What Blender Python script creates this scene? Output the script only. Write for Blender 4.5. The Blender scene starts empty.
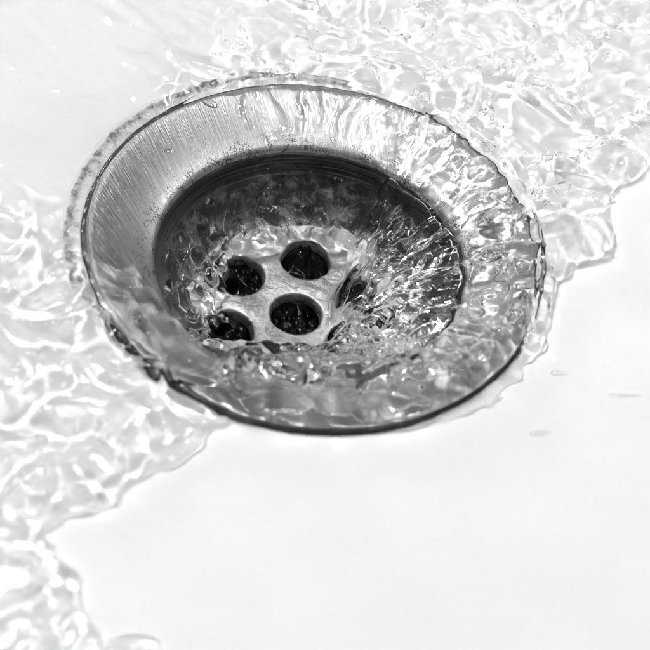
import bpy, bmesh, math, random
import numpy as np
from mathutils import Matrix, Vector
random.seed(7)
MM = 0.001
sc = bpy.context.scene
COL = sc.collection

# ------------------------------------------------------------------ camera
el, roll = math.radians(49.857), math.radians(10.662)
fw = Vector((0, math.cos(el), -math.sin(el))); rt = Vector((1, 0, 0)); up = Vector((0, math.sin(el), math.cos(el)))
target = Vector((3.9586, -15.3745, 0)) * MM
cr, sr = math.cos(roll), math.sin(roll)
cx = cr * rt + sr * up; cy = -sr * rt + cr * up; cz = -fw
cpos = target - fw * 0.300
cam = bpy.data.cameras.new('camera'); cam_o = bpy.data.objects.new('camera', cam); COL.objects.link(cam_o)
cam_o.matrix_world = Matrix(((cx.x, cy.x, cz.x, cpos.x), (cx.y, cy.y, cz.y, cpos.y), (cx.z, cy.z, cz.z, cpos.z), (0, 0, 0, 1)))
cam.sensor_width = 36; cam.lens = 36 * 2020.16 / 650
cam.clip_start = 0.01; cam.clip_end = 20
cam.dof.use_dof = True; cam.dof.focus_distance = 0.322; cam.dof.aperture_fstop = 27
sc.camera = cam_o

# ------------------------------------------------------------------ light
w = bpy.data.worlds.new('World'); sc.world = w; w.use_nodes = True
bg = w.node_tree.nodes['Background']; bg.inputs[0].default_value = (1, 1, 1, 1); bg.inputs[1].default_value = 0.17
def area(name, pos, aim, size, power):
    l = bpy.data.lights.new(name, 'AREA'); l.shape = 'DISK'; l.size = size; l.energy = power
    o = bpy.data.objects.new(name, l); COL.objects.link(o); o.location = pos
    o.rotation_euler = (Vector(aim) - Vector(pos)).to_track_quat('-Z', 'Y').to_euler()
    return o
area('key_lamp', (-0.10, 0.10, 0.42), (0, 0, 0), 0.12, 1.45)
area('side_lamp', (0.27, 0.16, 0.28), (0, 0, 0), 0.09, 0.33)
area('front_lamp', (0.14, -0.10, 0.44), (0, 0, 0), 0.08, 0.30)
area('back_lamp', (-0.29, 0.30, 0.14), (0, 0, 0), 0.11, 0.50)
sc.view_settings.view_transform = 'Standard'; sc.view_settings.look = 'None'
sc.view_settings.exposure = 0; sc.view_settings.gamma = 1
cy_ = sc.cycles
cy_.use_denoising = True; cy_.blur_glossy = 0.0; cy_.sample_clamp_indirect = 0.0
cy_.caustics_refractive = True; cy_.caustics_reflective = True
cy_.max_bounces = 16; cy_.transmission_bounces = 12; cy_.glossy_bounces = 6; cy_.diffuse_bounces = 4

# ------------------------------------------------------------------ materials
def mat(name):
    m = bpy.data.materials.new(name); m.use_nodes = True
    nt = m.node_tree; b = nt.nodes['Principled BSDF']
    return m, nt, b
def N(nt, t, **kw):
    n = nt.nodes.new(t)
    for k, v in kw.items():
        if k in n.inputs.keys(): n.inputs[k].default_value = v
        else: setattr(n, k, v)
    return n
def ramp(nt, src, stops):
    r = nt.nodes.new('ShaderNodeValToRGB'); e = r.color_ramp.elements
    while len(e) < len(stops): e.new(0.5)
    for q, (p, v) in zip(e, stops): q.position = p; q.color = (v, v, v, 1)
    nt.links.new(src, r.inputs[0]); return r.outputs[0]
def mul(nt, a, b_, mode='MULTIPLY', fac=1.0):
    m = nt.nodes.new('ShaderNodeMix'); m.data_type = 'RGBA'; m.blend_type = mode
    m.inputs[0].default_value = fac
    nt.links.new(a, m.inputs[6]); nt.links.new(b_, m.inputs[7]); return m.outputs[2]
def bump(nt, b, h, dist, strength=1.0):
    n = nt.nodes.new('ShaderNodeBump'); n.inputs['Distance'].default_value = dist; n.inputs['Strength'].default_value = strength
    nt.links.new(h, n.inputs['Height']); nt.links.new(n.outputs[0], b.inputs['Normal'])
def g3(v): return (v, v, v, 1)

M = {}
# glazed ceramic
m, nt, b = mat('white_glazed_ceramic'); M['ceramic'] = m
tc = N(nt, 'ShaderNodeTexCoord')
n1 = N(nt, 'ShaderNodeTexNoise', Scale=60.0, Detail=5.0); nt.links.new(tc.outputs['Object'], n1.inputs['Vector'])
n2 = N(nt, 'ShaderNodeTexNoise', Scale=900.0, Detail=3.0); nt.links.new(tc.outputs['Object'], n2.inputs['Vector'])
c = mul(nt, ramp(nt, n1.outputs[0], [(0.3, 0.83), (0.7, 0.87)]), ramp(nt, n2.outputs[0], [(0.25, 0.97), (0.45, 1.0)]))
nt.links.new(c, b.inputs['Base Color']); b.inputs['Roughness'].default_value = 0.17
bump(nt, b, n1.outputs[0], 0.0004, 0.3)

# brushed steel flange: scratches fan out, pits crowd towards the lip
m, nt, b = mat('brushed_pitted_steel'); M['flange'] = m
b.inputs['Metallic'].default_value = 1.0
geo = N(nt, 'ShaderNodeTexCoord')
mp = N(nt, 'ShaderNodeVectorMath', operation='SUBTRACT'); mp.inputs[1].default_value = (0.05, -0.085, 0); nt.links.new(geo.outputs['Object'], mp.inputs[0])
sx = N(nt, 'ShaderNodeSeparateXYZ'); nt.links.new(mp.outputs[0], sx.inputs[0])
at = N(nt, 'ShaderNodeMath', operation='ARCTAN2'); nt.links.new(sx.outputs[1], at.inputs[0]); nt.links.new(sx.outputs[0], at.inputs[1])
ln = N(nt, 'ShaderNodeVectorMath', operation='LENGTH'); nt.links.new(mp.outputs[0], ln.inputs[0])
def streak(sa, sl, detail):
    cb = N(nt, 'ShaderNodeCombineXYZ')
    a1 = N(nt, 'ShaderNodeMath', operation='MULTIPLY'); a1.inputs[1].default_value = sa; nt.links.new(at.outputs[0], a1.inputs[0])
    a2 = N(nt, 'ShaderNodeMath', operation='MULTIPLY'); a2.inputs[1].default_value = sl; nt.links.new(ln.outputs[1], a2.inputs[0])
    nt.links.new(a1.outputs[0], cb.inputs[0]); nt.links.new(a2.outputs[0], cb.inputs[1])
    t = N(nt, 'ShaderNodeTexNoise', Scale=1.0, Detail=detail, Roughness=0.7); nt.links.new(cb.outputs[0], t.inputs['Vector']); return t.outputs[0]
s1 = streak(460.0, 80.0, 4.0); s2 = streak(700.0, 160.0, 3.0)
big = N(nt, 'ShaderNodeTexNoise', Scale=90.0, Detail=4.0); nt.links.new(geo.outputs['Object'], big.inputs['Vector'])
colr = mul(nt, ramp(nt, s1, [(0.32, 0.30), (0.5, 0.38), (0.62, 0.43), (0.72, 0.8)]), ramp(nt, big.outputs[0], [(0.3, 0.85), (0.7, 1.0)]))
rad = N(nt, 'ShaderNodeVectorMath', operation='LENGTH'); nt.links.new(geo.outputs['Object'], rad.inputs[0])
vor = N(nt, 'ShaderNodeTexVoronoi', Scale=3700.0); nt.links.new(geo.outputs['Object'], vor.inputs['Vector'])
pn = N(nt, 'ShaderNodeTexNoise', Scale=420.0, Detail=2.0); nt.links.new(geo.outputs['Object'], pn.inputs['Vector'])
mr = N(nt, 'ShaderNodeMapRange'); mr.inputs[1].default_value = 0.0248; mr.inputs[2].default_value = 0.0305; mr.inputs[3].default_value = 0.52; mr.inputs[4].default_value = 0.0
nt.links.new(rad.outputs[1], mr.inputs[0])
pm = N(nt, 'ShaderNodeMath', operation='MULTIPLY'); nt.links.new(mr.outputs[0], pm.inputs[0])
pr = ramp(nt, pn.outputs[0], [(0.36, 0.15), (0.6, 1.0)]); nt.links.new(pr, pm.inputs[1])
lt = N(nt, 'ShaderNodeMath', operation='GREATER_THAN'); nt.links.new(vor.outputs['Distance'], lt.inputs[0]); nt.links.new(pm.outputs[0], lt.inputs[1])
pit = ramp(nt, lt.outputs[0], [(0.0, 0.24), (1.0, 1.0)])
lime = N(nt, 'ShaderNodeMapRange'); lime.inputs[1].default_value = 0.0245; lime.inputs[2].default_value = 0.031; lime.inputs[3].default_value = 1.5; lime.inputs[4].default_value = 1.0
nt.links.new(rad.outputs[1], lime.inputs[0])
c1 = mul(nt, colr, lime.outputs[0]); c2 = mul(nt, c1, pit)
nt.links.new(c2, b.inputs['Base Color'])
rr = ramp(nt, s2, [(0.3, 0.28), (0.7, 0.46)]); nt.links.new(rr, b.inputs['Roughness'])
bump(nt, b, s2, 0.00006, 0.8)

# stained steel cup: turned rings near the lip, mottled scale lower down
m, nt, b = mat('stained_dark_steel'); M['cup'] = m
b.inputs['Metallic'].default_value = 0.6
geo = N(nt, 'ShaderNodeTexCoord')
sx = N(nt, 'ShaderNodeSeparateXYZ'); nt.links.new(geo.outputs['Object'], sx.inputs[0])
sc3 = N(nt, 'ShaderNodeVectorMath', operation='MULTIPLY'); sc3.inputs[1].default_value = (60, 60, 2200); nt.links.new(geo.outputs['Object'], sc3.inputs[0])
ring = N(nt, 'ShaderNodeTexNoise', Scale=1.0, Detail=5.0, Distortion=1.2); nt.links.new(sc3.outputs[0], ring.inputs['Vector'])
mot = N(nt, 'ShaderNodeTexNoise', Scale=420.0, Detail=6.0, Roughness=0.65, Distortion=0.6); nt.links.new(geo.outputs['Object'], mot.inputs['Vector'])
zr = N(nt, 'ShaderNodeMapRange'); zr.inputs[1].default_value = -0.0100; zr.inputs[2].default_value = -0.0074; nt.links.new(sx.outputs[2], zr.inputs[0])
mx = N(nt, 'ShaderNodeMix', data_type='RGBA'); nt.links.new(zr.outputs[0], mx.inputs[0])
nt.links.new(ramp(nt, mot.outputs[0], [(0.32, 0.025), (0.47, 0.07), (0.6, 0.24), (0.7, 0.5)]), mx.inputs[6])
nt.links.new(ramp(nt, ring.outputs[0], [(0.35, 0.015), (0.52, 0.06), (0.68, 0.2)]), mx.inputs[7])
nt.links.new(mx.outputs[2], b.inputs['Base Color'])
b.inputs['Roughness'].default_value = 0.33
bump(nt, b, mot.outputs[0], 0.0004, 0.7)

# limescaled strainer plate
m, nt, b = mat('limescaled_steel'); M['plate'] = m
b.inputs['Metallic'].default_value = 0.55
geo = N(nt, 'ShaderNodeTexCoord')
n1 = N(nt, 'ShaderNodeTexNoise', Scale=260.0, Detail=5.0, Roughness=0.6, Distortion=0.8); nt.links.new(geo.outputs['Object'], n1.inputs['Vector'])
n2 = N(nt, 'ShaderNodeTexNoise', Scale=1500.0, Detail=3.0); nt.links.new(geo.outputs['Object'], n2.inputs['Vector'])
c = mul(nt, ramp(nt, n1.outputs[0], [(0.3, 0.30), (0.5, 0.52), (0.7, 0.68)]), ramp(nt, n2.outputs[0], [(0.3, 0.7), (0.55, 1.0)]))
nt.links.new(c, b.inputs['Base Color']); b.inputs['Roughness'].default_value = 0.4
bump(nt, b, n1.outputs[0], 0.0006, 0.8)

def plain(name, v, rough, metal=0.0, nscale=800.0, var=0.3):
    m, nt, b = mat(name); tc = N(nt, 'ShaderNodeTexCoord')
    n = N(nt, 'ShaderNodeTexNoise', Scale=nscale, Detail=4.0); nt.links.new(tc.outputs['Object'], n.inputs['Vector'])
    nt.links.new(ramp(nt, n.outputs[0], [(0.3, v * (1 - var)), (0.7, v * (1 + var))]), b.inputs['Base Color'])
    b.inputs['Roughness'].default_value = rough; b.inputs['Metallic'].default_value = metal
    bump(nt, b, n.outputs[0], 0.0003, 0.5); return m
M['edge_gap'] = plain('gap_black', 0.012, 0.45)
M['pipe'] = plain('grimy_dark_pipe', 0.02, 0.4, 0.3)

# mottled grey band round the flange, darkest past its middle, pale outside
m, nt, b = mat('mottled_grey_band'); M['grey_band'] = m
geo = N(nt, 'ShaderNodeTexCoord')
n1 = N(nt, 'ShaderNodeTexNoise', Scale=800.0, Detail=5.0, Roughness=0.75, Distortion=0.25); nt.links.new(geo.outputs['Object'], n1.inputs['Vector'])
rad = N(nt, 'ShaderNodeVectorMath', operation='LENGTH'); nt.links.new(geo.outputs['Object'], rad.inputs[0])
at_ = N(nt, 'ShaderNodeAttribute', attribute_name='edge')
ad = N(nt, 'ShaderNodeMath', operation='MULTIPLY_ADD'); ad.inputs[1].default_value = 1.7; nt.links.new(n1.outputs[0], ad.inputs[0]); of = N(nt, 'ShaderNodeMath', operation='SUBTRACT'); of.inputs[1].default_value = 0.2; nt.links.new(at_.outputs['Fac'], of.inputs[0]); nt.links.new(of.outputs[0], ad.inputs[2])
nt.links.new(ramp(nt, ad.outputs[0], [(0.44, 0.14), (0.62, 0.42), (0.8, 0.66), (0.96, 0.84)]), b.inputs['Base Color'])
b.inputs['Roughness'].default_value = 0.5
bump(nt, b, n1.outputs[0], 0.0006, 0.7)

m, nt, b = mat('clear_water'); M['water'] = m
b.inputs['Base Color'].default_value = (1, 1, 1, 1); b.inputs['Roughness'].default_value = 0.0
b.inputs['IOR'].default_value = 1.333; b.inputs['Transmission Weight'].default_value = 1.0

# ------------------------------------------------------------------ shapes shared by solids and water
PR = [(0, -15.4), (17, -15.4), (18.3, -15.1), (19.6, -14.2), (21.2, -12.2), (22.6, -9.5), (23.5, -6.8), (24.0, -5.0), (24.25, -4.3),
      (24.55, -3.85), (25.1, -3.45), (26.2, -2.85), (28, -2.05), (30, -1.25), (32, -0.6), (33.6, -0.1), (34.5, 0.15), (34.9, 0.12)]
def ceramic_z(r):
    d = np.maximum(r - 35.0, 0)
    return -1.15 + 0.75 * (1 - np.exp(-d / 2.2)) + 0.0006 * d * d
def base_z(r):
    a = np.array(PR)
    zi = np.interp(r, a[:, 0], a[:, 1]); zo = ceramic_z(r)
    t = np.clip((r - 34.8) / 0.8, 0, 1)
    return zi * (1 - t) + zo * t

# ------------------------------------------------------------------ mesh helpers
def link(name, me, material, parent=None, smooth=True):
    o = bpy.data.objects.new(name, me); COL.objects.link(o)
    if material: me.materials.append(material)
    if parent: o.parent = parent
    if smooth: me.shade_smooth()
    return o
def lathe(profile, n=256, closed=False, wob=None):
    vs = []; fs = []
    for j, (r, z) in enumerate(profile):
        for i in range(n):
            a = 2 * math.pi * i / n
            rr, zz = (r, z) if wob is None else wob(r, z, a)
            vs.append((rr * math.cos(a) * MM, rr * math.sin(a) * MM, zz * MM))
    m_ = len(profile)
    for j in range(m_ if closed else m_ - 1):
        k = (j + 1) % m_
        for i in range(n):
            i2 = (i + 1) % n
            fs.append((j * n + i, j * n + i2, k * n + i2, k * n + i))
    me = bpy.data.meshes.new('lathe'); me.from_pydata(vs, [], fs); me.update(); return me
def thing(name, label, cat, loc=(0, 0, 0), group=None):
    o = bpy.data.objects.new(name, None); COL.objects.link(o); o.location = loc
    o.empty_display_size = 0.01; o['label'] = label; o['category'] = cat
    if group: o['group'] = group
    return o

# ------------------------------------------------------------------ noise
def _hash(ix, iy, seed):
    h = (ix.astype(np.int64) * 374761393 + iy.astype(np.int64) * 668265263 + seed * 1442695041) & 0xFFFFFFFF
    h = ((h ^ (h >> 13)) * 1274126177) & 0xFFFFFFFF
    return (h ^ (h >> 16)) & 0xFFFFFFFF
def gn(x, y, seed=0):
    ix = np.floor(x); iy = np.floor(y); fx = x - ix; fy = y - iy
    u = fx * fx * fx * (fx * (fx * 6 - 15) + 10); v = fy * fy * fy * (fy * (fy * 6 - 15) + 10)
    def g(dx, dy):
        a = _hash(ix + dx, iy + dy, seed) / 4294967296.0 * 2 * np.pi
        return np.cos(a) * (fx - dx) + np.sin(a) * (fy - dy)
    a = g(0, 0); b_ = g(1, 0); c_ = g(0, 1); d = g(1, 1)
    return 1.5 * ((a * (1 - u) + b_ * u) * (1 - v) + (c_ * (1 - u) + d * u) * v)
def fbm(x, y, o=3, seed=0, gain=0.5):
    s = 0; a = 1.0
    for k in range(o):
        s = s + a * gn(x, y, seed + k * 17); x = x * 2.03 + 7.1; y = y * 2.03 - 3.7; a *= gain
    return s
def cells(x, y, seed=0, k=10.0):
    """smooth shallow bowls with raised seams between them, about -1..1"""
    ix = np.floor(x); iy = np.floor(y); acc = 0
    for dx in (-1, 0, 1):
        for dy in (-1, 0, 1):
            h1 = _hash(ix + dx, iy + dy, seed) / 4294967296.0; h2 = _hash(ix + dx, iy + dy, seed + 99) / 4294967296.0
            px = ix + dx + 0.1 + 0.8 * h1; py = iy + dy + 0.1 + 0.8 * h2
            acc = acc + np.exp(-k * ((x - px) ** 2 + (y - py) ** 2))
    return np.clip(-np.log(acc + 1e-9) / k, 0, 0.8) * 3.2 - 0.8
def ss(a, b_, x):
    t = np.clip((x - a) / (b_ - a), 0, 1); return t * t * (3 - 2 * t)

# ------------------------------------------------------------------ sink basin
rs = [35.0 - 0.9 + 0.0]
r = 35.0
prof = [(34.0, -3.5), (34.4, -1.5), (34.9, -1.18)]
while r < 60: prof.append((r, float(ceramic_z(np.array(r))))); r += 0.5
while r < 230: prof.append((r, float(ceramic_z(np.array(r))))); r *= 1.04
basin = link('sink_basin', lathe(prof, 256), M['ceramic'])
basin['kind'] = 'structure'; basin['label'] = 'white glazed ceramic basin floor round the drain'

# ------------------------------------------------------------------ drain
drain = thing('sink_drain', 'round steel sink drain with dished flange and seven-hole strainer set in white basin', 'drain')
rw = np.random.RandomState(3)
fl = [p for p in PR if p[0] >= 24.25]
fl = [(24.05, -4.9)] + fl + [(35.0, 0.0), (35.0, -0.25), (34.7, -0.35)]
# finer lathe through interpolation keeps the dish smooth
link('flange', lathe(fl, 320), M['flange'], drain)
cup_p = [(24.3, -4.35), (24.12, -4.6), (24.0, -5.0), (23.8, -5.9), (23.5, -6.8), (23.1, -8.2), (22.6, -9.5), (22.0, -10.8), (21.2, -12.2), (20.4, -13.3), (19.6, -14.2), (18.9, -14.75), (18.3, -15.1), (17.5, -15.32), (16.9, -15.4)]
def cupw(r_, z_, a):
    k = max(0.0, min(1.0, (-6 - z_) / 4)) * max(0.0, min(1.0, (z_ + 15.4) / 1.0))
    q = math.sin(a * 17 + z_) * 0.1 + math.sin(a * 41 + 2.1 * z_) * 0.07 + math.sin(a * 7 - z_ * 1.7) * 0.12
    return r_ - k * abs(q), z_
link('cup_wall', lathe(cup_p, 320, wob=cupw), M['cup'], drain)
link('edge_gap', lathe([(34.3, -0.3), (35.2, -0.12), (35.6, -0.3), (35.7, -1.2), (34.3, -1.3)], 256), M['edge_gap'], drain)  # black ring added to stand for the shadowed gap under the flange edge
# strainer
HR, RING, A0 = 4.3, 11.7, 1.584
centres = [(-0.9, -1.2)] + [(-0.9 + RING * math.cos(A0 + k * math.pi / 3), -1.2 + RING * math.sin(A0 + k * math.pi / 3)) for k in range(6)]
def strainer():
    bm = bmesh.new(); zt = -15.4
    def circ(cx_, cy_2, r_, z_, n):
        return [bm.verts.new(((cx_ + r_ * math.cos(2 * math.pi * i / n)) * MM, (cy_2 + r_ * math.sin(2 * math.pi * i / n)) * MM, z_ * MM)) for i in range(n)]
    def bridge(a, b_):
        n = len(a)
        for i in range(n): bm.faces.new((a[i], a[(i + 1) % n], b_[(i + 1) % n], b_[i]))
    def loop(v): return [bm.edges.new((v[i], v[(i + 1) % len(v)])) for i in range(len(v))]
    edges = loop(circ(0, 0, 17.6, zt + 0.1, 128)); 
    for (hx, hy) in centres:
        prev = circ(hx, hy, HR + 0.45, zt, 48); edges += loop(prev)
        for (r_, z_) in ((HR + 0.2, zt - 0.06), (HR + 0.05, zt - 0.22), (HR, zt - 0.5), (HR, zt - 2.0), (HR + 0.15, zt - 2.2)):
            cur = circ(hx, hy, r_, z_, 48); bridge(prev, cur); prev = cur
    bmesh.ops.triangle_fill(bm, edges=edges, use_beauty=True, use_dissolve=False)
    bmesh.ops.recalc_face_normals(bm, faces=bm.faces)
    me = bpy.data.meshes.new('strainer'); bm.to_mesh(me); bm.free(); return me
link('strainer', strainer(), M['plate'], drain)
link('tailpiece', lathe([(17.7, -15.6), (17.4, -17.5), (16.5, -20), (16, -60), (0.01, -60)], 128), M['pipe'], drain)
# grey band: broad on one side, thinning to nothing
def grey_band_mesh():
    n = 420; rows = 14; vs = []; fs = []; ed = []
    for i in range(n):
        a = 2 * math.pi * i / n; deg = math.degrees(a)
        wd = 0.5 + 2.9 * float(ss(70, 105, np.array(deg)) * (1 - ss(195, 230, np.array(deg))))
        nz = float(fbm(np.array([math.cos(a) * 14.0]), np.array([math.sin(a) * 14.0]), 3, 5)[0])
        wd *= 1 + 0.07 * nz
        for j in range(rows):
            t = j / (rows - 1); r_ = 35.5 + t * wd
            z_ = float(ceramic_z(np.array(r_))) + 0.16 * (1 - t) ** 0.5 + 0.02 + 0.05 * (1 - t) * float(gn(np.array([r_ * math.cos(a) * 1.2]), np.array([r_ * math.sin(a) * 1.2]), 9)[0])
            if j == rows - 1: z_ = float(ceramic_z(np.array(r_))) - 0.01
            vs.append((r_ * math.cos(a) * MM, r_ * math.sin(a) * MM, z_ * MM)); ed.append(0.34 - 0.46 * 0.85 * math.exp(-((t - 0.66) / 0.27) ** 2) + 0.8 * max(0, t - 0.78) / 0.22 )
    for i in range(n):
        k = (i + 1) % n
        for j in range(rows - 1): fs.append((i * rows + j, i * rows + j + 1, k * rows + j + 1, k * rows + j))
    me = bpy.data.meshes.new('grey_band_ring'); me.from_pydata(vs, [], fs)
    at2 = me.attributes.new('edge', 'FLOAT', 'POINT'); at2.data.foreach_set('value', ed); me.update(); return me
link('flange_band', grey_band_mesh(), M['grey_band'], drain)

# ------------------------------------------------------------------ water
DRY = [(52.1, 32.0), (47.0, 24.8), (44.6, 20.5), (44.2, 18.0), (45.6, 15.5), (46.6, 12.6), (46.2, 9.6), (44.0, 7.2), (40.6, 5.2), (38.0, 2.0), (36.9, -2.0), (36.6, -6), (37.0, -11.6), (34.4, -18.3), (29.5, -24.2), (23.2, -29.5), (12.9, -33.4), (4.0, -35.5), (-1.3, -35.8), (-6.2, -36.0),
       (-8.5, -38.4), (-9.2, -40.5), (-12.2, -44.6), (-14.5, -46.7), (-16.9, -49.3), (-19.4, -53.6), (-24.5, -57.6), (-26.6, -60.7), (-25.0, -63.8), (-22.0, -67.1), (-19.8, -71.6), (-16.9, -74.2), (-14, -79), (-8, -95),
       (95, -95), (95, 60), (62, 46)]
def sdist(x, y, poly):
    d = np.full(x.shape, 1e9); ins = np.zeros(x.shape, bool)
    n = len(poly)
    for i in range(n):
        x0, y0 = poly[i]; x1, y1 = poly[(i + 1) % n]
        ex, ey = x1 - x0, y1 - y0
        t = np.clip(((x - x0) * ex + (y - y0) * ey) / (ex * ex + ey * ey), 0, 1)
        d = np.minimum(d, (x - x0 - t * ex) ** 2 + (y - y0 - t * ey) ** 2)
        cnd = (y0 > y) != (y1 > y)
        xi = (x1 - x0) * (y - y0) / (y1 - y0 + 1e-12) + x0
        ins ^= cnd & (x < xi)
    d = np.sqrt(d); return np.where(ins, -d, d)

def water_height(X, Y):
    R = np.hypot(X, Y); TH = np.degrees(np.arctan2(Y, X))          # -180..180
    TW = np.where(TH < -90, TH + 360, TH)                            # -90..270
    B = base_z(R)
    # drift of the surface, so no pattern stays on a lattice
    wx = 2.2 * fbm(X / 11, Y / 11, 2, 21); wy = 2.2 * fbm(X / 11, Y / 11, 2, 22)
    XW, YW = X + wx, Y + wy
    d = sdist(X, Y, DRY) + (0.55 + 0.5 * ss(14, 30, X) * ss(-5, -12, Y)) * fbm(X / 3.5, Y / 3.5, 2, 31) + 0.9 * gn(X / 8, Y / 8, 33)
    # how much water runs where
    wtr = ss(-34, 5, X - 0.15 * (Y - 40)) * ss(-14, 6, Y + 0.25 * X)                 # busy flow from the tap side
    wll = ss(5, -13, Y + 0.18 * (X + 40)) * ss(6, -6, X)                             # flow round the other side
    calm = np.clip(1 - wtr - wll, 0, 1)
    # patterns
    c1 = cells(XW / 8.6, YW / 8.6, 3, 15); c2 = cells(XW / 3.4 + 5, YW / 3.4, 4, 14)
    f1 = fbm(XW / 6.0, YW / 6.0, 3, 41, 0.38); f2 = gn(XW / 2.0, YW / 2.0, 43)
    ang = np.radians(TH)
    rs_ = fbm(ang * 11 + 0.9 * f1, R / 9, 2, 51, 0.3)                                      # streaks running to the drain
    rs2 = fbm(ang * 27 + 1.3 * f1, R / 5, 2, 52)
    ridg = 1 - 2 * np.abs(gn(XW / 4.6, YW / 4.6, 61))
    c3 = cells(XW / 1.9 + 3, YW / 1.9 + 8, 6, 9)
    wild = 0.65 + 0.6 * ss(-0.2, 0.5, gn(X / 17, Y / 17, 5))
    T_tr = 4.5 + (1.3 * c1 + 0.4 * c2 + 0.95 * f1 + 0.09 * f2 + 0.22 * ridg + 0.06 * c3) * wild
    flo = (X * 0.55 + Y * 0.83); flp = (X * 0.83 - Y * 0.55)
    llw = fbm((flp + wx) / 5.0, (flo + wy) / 9.0, 2, 71, 0.35)
    T_ll = 3.5 + 1.2 * c1 + 0.32 * c2 + 1.0 * llw + 0.06 * f2
    T_cm = 1.0 + 0.7 * ss(36, 42, R) + (0.9 + 0.9 * ss(-50, -8, X) * ss(10, 40, Y)) * (0.2 * f1 + 0.3 * fbm(flo / 4, flp / 12, 2, 73) + 0.12 * c2)
    # transition strip above the flange: ripples pulled towards the rim
    strip = ss(62, 75, TW) * ss(150, 105, TW) * ss(54, 38, R)
    T_cm = T_cm + strip * (0.5 + 0.42 * rs_ + 0.14 * rs2 + 0.1 * c2)
    T = (T_tr * wtr + T_ll * wll + T_cm * calm) / (wtr + wll + calm)
    # on the flange
    onf = ss(36.5, 33.5, R)
    thin = 0.42 + 0.05 * f1 + 0.035 * f2 + 0.04 * c2 + strip * (0.35 + 0.5 * rs_ + 0.2 * rs2)
    cas = ss(78, 64, TW) * ss(-125, -112, np.where(TW > 180, TW - 360, TW))           # tap side and near side
    low = ss(194, 232, TW + 10 * f1 + 18 * gn(X / 4.5, Y / 4.5, 59))                                                             # far-left turning into the near stream
    near = ss(242, 254, TW) + ss(-30, -60, TW)
    T_fc = 2.8 + 1.0 * f1 + 0.5 * rs_ + 0.22 * rs2 + 0.08 * f2 + 0.2 * c2 + 0.9 * np.abs(gn(ang * 9 + 0.8 * f1, R / 10, 53)) ** 0.8 - 0.2
    T_fl = 1.4 + 0.6 * f1 + 0.4 * c1 + 0.15 * c2 + 0.1 * f2
    fold = np.abs(gn(R / 4.2 + 0.6 * f1, ang * 4 + 0.3 * f1, 82)) ** 0.7
    T_fn = 2.9 + 0.9 * fbm(X / 9, Y / 4, 2, 81, .35) + 2.9 * fold + 0.06 * c2 + 0.03 * f2 + 1.3 * ss(29, 25, R)
    dryf = ss(104, 128, TW + 9 * f1) * ss(206, 176, TW - 30 + 14 * f1 + 22 * gn(X / 4.5, Y / 4.5, 58) + 3.5 * (R - 30)) * ss(35.2, 34.6, R)
    thin = thin * (1 - dryf) - 0.5 * dryf
    Tf = thin * (1 - cas) * (1 - low) + T_fl * (1 - cas) * low + T_fc * cas
    Tf = Tf * (1 - np.clip(near, 0, 1)) + T_fn * np.clip(near, 0, 1)
    T = T * (1 - onf) + Tf * onf
    # the lip stays bare where no water is falling over it
    fall = np.clip(cas + np.clip(near, 0, 1), 0, 1)
    lipd = R - 25.0
    taper = ss(28.0, 25.1, R) * (1 - fall)
    T = np.where(dryf > 0.5, T, T * (1 - taper) + 0.06 * taper)
    bare = ss(0.15, -0.15, lipd) * (1 - fall)
    T = T * (1 - bare) - 0.8 * bare
    # edges stand up like a bead of water
    wd = 3.8
    e = np.sqrt(np.clip(1 - (1 - np.clip(d / wd, 0, 1)) ** 2, 0, 1))
    T = np.where(d > 0, T * e + 0.02, -0.25 + np.maximum(d, -3) * 0.5)
    H = B + T
    # inside the cup
    nr = np.clip(near, 0, 1)
    inn = ss(25.6 - 1.2 * nr, 24.2 - 1.6 * nr, R)
    xl = np.where(Y > -8.2, 4.6 + 0.08 * np.clip(Y, 0, 24), 4.6 + (Y + 8.2) * 0.27) + 0.8 * gn(X / 5, Y / 5, 101)
    un = (-10.0 - Y + 0.12 * X + 1.2 * gn(X / 4, Y / 4, 103)) * ss(-17, -9, X)
    u = np.log(np.exp(np.clip(X - xl, -20, 40) * 0.7) + np.exp(np.clip(un, -20, 40) * 0.7)) / 0.7; dl = np.clip(24.4 - R, 0, 60)
    px, py = 0.0, -23.0
    pa = np.arctan2(Y - py, X - px); pd = np.hypot(X - px, Y - py)
    st = fbm(pa * 8 + 0.35 * f1, pd / 12, 2, 111, 0.35); st2 = gn(pa * 21 + 0.5 * f1, pd / 7, 112)
    uu = np.clip(u, 0, 60); k = (uu / (uu + dl + 1e-6)) ** 0.62
    Hlip = -3.85 + T_fc * 0.75 * cas + 3.2 * nr
    grow = ss(-0.3, 2.5, uu)
    fs = gn(X / 9, Y / 9, 45)
    sb = np.abs(gn(pa * 5.5 + 0.5 * fs, pd / 20, 113)) ** 0.75; sb2 = np.abs(gn(pa * 15 + 0.7 * fs, pd / 12, 114)) ** 0.8
    Hc = -14.1 + (Hlip + 14.1) * k + grow * ((2.9 * sb + 0.32 * sb2 - 1.1) * (1 - 0.3 * k) * ss(6, 15, pd) + 1.0 * gn(XW / 6.5, YW / 6.5, 44))
    Hc = np.where(u > -0.5, Hc - 0.8 * ss(1.5, -0.5, u), -30)
    a1 = cells(XW / 3.3, YW / 3.3, 121, 13); a2 = fbm(X / 2.6, Y / 2.6, 2, 122, 0.3)
    ann = ss(10.5, 14.5, np.hypot(X + 0.9, Y + 1.2) + 1.2 * f1)
    Tp = 0.32 + 0.10 * a2 + ann * (2.6 + 1.25 * a1 + 0.8 * a2 + 0.9 * f1)
    wl = 22.5 + 1.3 * fbm(TH / 16, R * 0 + 2, 2, 131)
    Tp = Tp * (1 - ss(wl - 1.2, wl + 0.5, R)) - 0.8 * ss(wl - 0.3, wl + 0.7, R)
    Hp = base_z(np.minimum(R, 24)) + Tp
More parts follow.
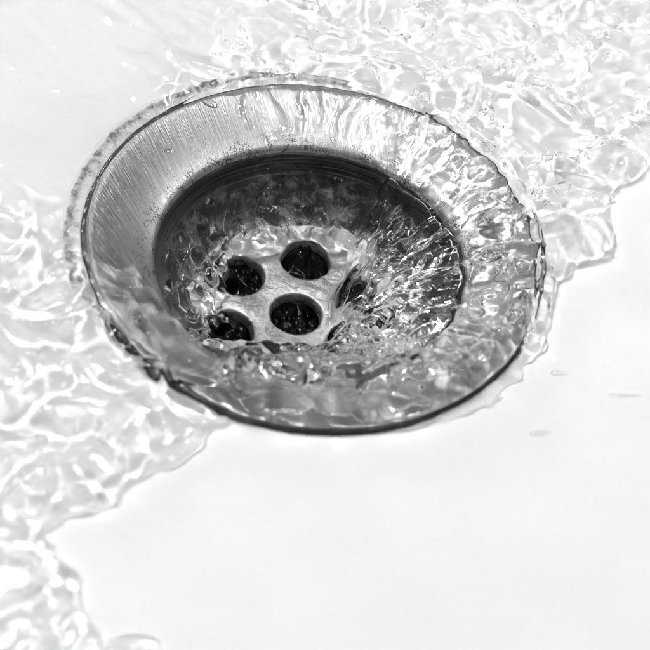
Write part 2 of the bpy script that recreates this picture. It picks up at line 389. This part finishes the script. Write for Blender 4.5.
    for (hx, hy) in centres:
        q = np.hypot(X - hx, Y - hy); dip = ss(4.6, 3.3, q)
        Hp = Hp - dip * (2.3 - 0.8 * a2 - 0.5 * a1 + 0.5 * gn(X / 1.4, Y / 1.4, 141))
    for (lx, ly, lr, lh) in ((-17.0, -4.0, 1.9, 1.8), (-20.0, -6.9, 1.6, 1.5), (-13.3, -7.2, 1.5, 1.3), (-17.6, 3.4, 2.0, 1.3), (-13.5, 7.7, 1.7, 1.2), (-16, -10.5, 1.8, 1.4), (-13.6, 3.2, 1.7, 1.9), (-12.8, -5.2, 1.7, 2.0), (-15.2, 0.2, 1.6, 1.3)):
        q = np.hypot(X + 0.5 * wx - lx, Y + 0.5 * wy - ly); Hp = Hp + 1.5 * lh * np.exp(-(q / lr) ** 2) * (1 + 0.5 * np.sin(q * 3.2))
    tk = 0.6 + 1.6 * np.abs(gn(pa * 5.5 + 0.5 * fs + 3, pd / 18, 115)) ** 0.8 + 0.4 * np.abs(gn(X / 5, Y / 5, 116)) + 0.3 * f1
    global UNDER
    UNDER = Hc - np.clip(tk, 0.4, 4) - 12 * ss(4.2, 1.0, u + 0.8 * f1) - 4.5 * ss(23.0, 24.6, R)
    UNDER = np.where((u > 0.6) & (R < 26.0) & (X - xl > -4), UNDER, -99)
    Hi = np.maximum(Hp, Hc)
    H = H * (1 - inn) + Hi * inn
    H = np.where((inn > 0) & (inn < 1) & (bare > 0.5), np.minimum(H, B - 0.6), H)
    # folded ropes of water along the falling side
    def rope(pts, wd_, amp):
        dd = np.full(X.shape, 1e9); tt = np.zeros(X.shape)
        for i in range(len(pts) - 1):
            (x0, y0), (x1, y1) = pts[i], pts[i + 1]; ex, ey = x1 - x0, y1 - y0
            t = np.clip(((X + 0.35 * wx - x0) * ex + (Y + 0.35 * wy - y0) * ey) / (ex * ex + ey * ey), 0, 1)
            q = np.hypot(X + 0.35 * wx - x0 - t * ex, Y + 0.35 * wy - y0 - t * ey)
            tt = np.where(q < dd, (i + t) / (len(pts) - 1), tt); dd = np.minimum(dd, q)
        return amp * np.exp(-(dd / wd_) ** 2) * ss(0, 0.15, tt) * (1 - 0.6 * ss(0.8, 1.0, tt))
    wet = ss(0.3, 1.8, d)
    H = H + wet * (rope([(34.5, 5.7), (26.0, 3.5), (20.1, -1.1), (14.7, -4.0), (8.2, -11.0)], 1.3, 1.6)
             + rope([(30.5, -3.1), (20.9, -8.1), (14.0, -13.0), (8.5, -15.5)], 1.5, 1.7)
             + rope([(32.9, -8.3), (26.2, -19.1), (16.4, -24.5), (4.7, -25.4), (-8.2, -28.0)], 1.6, 1.2)
             + rope([(30.3, -13.9), (23.7, -24.1), (14.0, -28.8), (2.7, -32.2)], 1.0, 0.6)
             + rope([(27, 11), (21, 8), (15, 2.5), (9, -6)], 1.1, 1.2) + rope([(18, 19), (13.2, 12.7), (9.5, 3), (7.2, -7)], 1.0, 1.1))
    # hollows of air dragged under the folds
    pk = fbm(XW / 6.2, YW / 6.2, 2, 151, 0.2)
    where = ss(0.55, 1, nr) * ss(34.5, 32.5, R) * ss(22, 24, R) + ss(-35, -20, TW) * ss(40, 22, TW) * ss(24, 26, R) * ss(37, 34.5, R)
    thr = 0.12 + 0.0 * R
    far_ = wtr * ss(36.5, 38.5, R) * ss(2, 5, d)
    where = where + ss(-8, -10, X) * ss(21.5, 20.0, R) * ss(10, 12.5, R) * ss(-16, -12, Y) * ss(12, 8, Y)
    back = ss(14.5, 16.5, R) * ss(22.3, 21.0, R) * ss(40, 65, TW) * ss(175, 150, TW)
    pk3 = fbm(XW / 3.6, YW / 3.6, 2, 153, 0.3); pk4 = fbm(XW / 7.5, YW / 7.5, 2, 154, 0.3)
    lift = where * np.clip(pk - 0.02, -1, 1) * 4.2 + far_ * np.maximum(np.clip(pk - 0.36, -1, 1), np.clip(pk4 - 0.24, -1, 1)) * 5.0 + back * np.clip(pk3 - 0.05, -1, 1) * 4.0
    where = where + back
    U2 = B - 0.15 + lift
    U2 = np.minimum(U2, H - 0.35 - 0.25 * np.abs(f2))
    global POCKET
    POCKET = np.where((where + far_ > 0.2) & (H - B > 1.0), U2, -99)
    q = np.hypot((X - 11.4) * 0.7, Y + 8.7); H = H + wet * 1.4 * np.exp(-((q - 2.6) / 0.8) ** 2)
    return H, B
STEP = 0.17
gx = np.arange(-76, 70, STEP); gy = np.arange(-92, 90, STEP)
X, Y = np.meshgrid(gx, gy)
H, B = water_height(X, Y)
ok = H > B - 0.45
R_ = np.hypot(X, Y)
ok |= (R_ < 16.5)
ny, nx = X.shape
idx = np.arange(nx * ny).reshape(ny, nx)
def grid_mesh(name, Z, ok_, flip=False, every=False):
    q4 = [ok_[:-1, :-1], ok_[1:, :-1], ok_[:-1, 1:], ok_[1:, 1:]]
    keep = (q4[0] & q4[1] & q4[2] & q4[3]) if every else (q4[0] | q4[1] | q4[2] | q4[3])
    quads = np.stack([idx[:-1, :-1][keep], idx[:-1, 1:][keep], idx[1:, 1:][keep], idx[1:, :-1][keep]], 1)
    if flip: quads = quads[:, ::-1]
    used = np.zeros(nx * ny, bool); used[quads.ravel()] = True
    remap = np.cumsum(used) - 1
    V = np.stack([X.ravel(), Y.ravel(), Z.ravel()], 1)[used] * MM; F = remap[quads]
    me = bpy.data.meshes.new(name)
    me.vertices.add(len(V)); me.vertices.foreach_set('co', V.astype(np.float32).ravel())
    me.loops.add(F.size); me.loops.foreach_set('vertex_index', F.astype(np.int32).ravel())
    me.polygons.add(len(F)); me.polygons.foreach_set('loop_start', (np.arange(len(F)) * 4).astype(np.int32))
    me.update(calc_edges=True); return me
me = grid_mesh('water', H, ok)
wat = link('water', me, M['water']); wat['kind'] = 'structure'; wat['label'] = 'clear turbulent water swirling over the basin into the drain'
# hollow behind the falling sheet: the sheet's inner face, over air
und = link('falling_sheet_inner_face', grid_mesh('inner_face', UNDER, (UNDER > B - 4.0) & (UNDER > -50), flip=True, every=True), M['water'], wat)

link('hollow_inner_face', grid_mesh('hollow', POCKET, (POCKET > B - 0.25) & (POCKET > -50), flip=True, every=True), M['water'], wat)

def water_at(x, y):
    i = int(round((x - gx[0]) / STEP)); j = int(round((y - gy[0]) / STEP)); return float(H[j, i]), float(B[j, i])

# ------------------------------------------------------------------ air caught in the water
m, nt, b = mat('air_in_water'); M['air'] = m
nt.nodes.remove(b); gl = N(nt, 'ShaderNodeBsdfGlass', IOR=0.75, Roughness=0.0); nt.links.new(gl.outputs[0], nt.nodes['Material Output'].inputs[0])
def blob(seed, rx, ry, rz, amp=0.06, nu=36, nv=18):
    rr_ = random.Random(seed); k1, k2, k3 = rr_.random() * 6, rr_.random() * 6, rr_.random() * 6
    bm = bmesh.new(); bmesh.ops.create_uvsphere(bm, u_segments=nu, v_segments=nv, radius=1)
    for v in bm.verts:
        p = v.co; q = 1 + amp * (math.sin(3 * p.x + k1) + math.sin(4 * p.y + k2) * 0.7 + math.sin(3.5 * p.z + k3) * 0.6)
        v.co = Vector((p.x * rx * q, p.y * ry * q, p.z * rz * q)) * MM
    me = bpy.data.meshes.new('blob'); bm.to_mesh(me); bm.free(); return me
BUB = [((23.7, 45.8), 2.3, 1.9, 'large round air bubble in the rushing water beyond the flange'),
       ((13.1, 34.3), 0.9, 0.9, 'small air bubble in the water just outside the flange edge'),
       ((29.2, 0.5), 1.25, 1.1, 'clear air bubble where water tips over the flange, smaller of a touching pair'),
       ((32.3, 2.7), 1.6, 1.4, 'clear air bubble where water tips over the flange, larger of a touching pair'),
       ((36.8, 18.5), 1.5, 1.1, 'oval air bubble in rushing water between the flange and the dry ceramic'),
       ((45.0, 21.5), 0.9, 0.8, 'small dark-edged air bubble close to the edge of the wet ceramic'),
       ((4.4, -27.4), 1.8, 1.7, 'air bubble in the stream running over the flange beside the dry ceramic'),
       ((-23.8, -20.5), 1.25, 1.1, 'lone air bubble in the shallow water on the brushed flange')]
for i, ((x, y), rx, rz, lab) in enumerate(BUB):
    hz, bz = water_at(x, y)
    rz = min(rz, max(0.35, (hz - bz) * 0.46))
    o = link('air_bubble', blob(i + 5, rx, rx * random.uniform(0.85, 1.05), rz), M['air']); o.location = (x * MM, y * MM, (max(hz - rz * 1.12, bz + rz * 1.08)) * MM)
    o.rotation_euler = (0, 0, random.uniform(0, 3)); o['label'] = lab; o['category'] = 'bubble'; o['group'] = 'air bubbles in the water'

# fine air drawn out along the falling sheet
def entrained():
    bm = bmesh.new(); rr_ = random.Random(11); n = 0; tries = 0
    while n < 110 and tries < 9000:
        tries += 1
        x, y = rr_.uniform(5, 26), rr_.uniform(-20, 20)
        if math.hypot(x, y) > 26: continue
        hz, bz = water_at(x, y)
        dz = hz - bz
        if dz < 1.2: continue
        a = math.atan2(y + 21, x - 1); rad_ = rr_.uniform(0.08, 0.24); ln_ = rad_ * rr_.uniform(1, 2.2)
        h2, _ = water_at(x - 0.6 * math.cos(a), y - 0.6 * math.sin(a)); sl = math.atan2(h2 - hz, 0.6)
        z = hz - rad_ * 1.6 - rr_.random() ** 2 * min(dz - 0.6, 2.5)
        mt = Matrix.Translation(Vector((x, y, z)) * MM) @ Matrix.Rotation(a, 4, 'Z') @ Matrix.Rotation(sl, 4, 'Y') @ Matrix.Diagonal((ln_ * MM, rad_ * MM, rad_ * MM, 1))
        bmesh.ops.create_icosphere(bm, subdivisions=2, radius=1, matrix=mt); n += 1
    me = bpy.data.meshes.new('entrained'); bm.to_mesh(me); bm.free(); return me
o = link('entrained_air', entrained(), M['air']); o['kind'] = 'stuff'; o['label'] = 'fine drawn-out air bubbles in the water falling into the drain'; o['category'] = 'bubbles'

# stray drops
DROPS = [((39.5, -15.9), 1.3, 0.4, 0.3, 'short flat water drop on dry ceramic, the closest to the drain rim'),
         ((37.4, -27.7), 1.5, 0.4, 0.3, 'flat oval water drop on dry ceramic, between two others by distance from the drain'),
         ((49.4, -17.9), 2.2, 0.3, 0.22, 'thin long water streak on dry ceramic, farthest out from the drain rim'),
         ((-12.6, -75.6), 3.6, 1.6, 1.2, 'thick wide water drop touching the edge of the rippling water sheet'),
         ((-25.7, 15.2), 1.0, 0.28, 0.3, 'bright dash-shaped water drop on the brushed flange face'),
         ((-21.0, 26.3), 1.3, 0.6, 0.35, 'flat water drop across the outer edge of the brushed flange')]
for i, ((x, y), rx, ry, rz, lab) in enumerate(DROPS):
    bz = float(base_z(np.array(math.hypot(x, y))))
    hz, _ = water_at(x, y) if x < 69 else (bz, 0)
    o = link('water_drop', blob(i + 40, rx, ry, rz, 0.08), M['water']); o.location = (x * MM, y * MM, (max(bz, hz) + rz * 0.25) * MM)
    o.rotation_euler = (0, 0, math.radians(10 + random.uniform(-12, 12))); o['label'] = lab; o['category'] = 'water drop'; o['group'] = 'stray water drops'
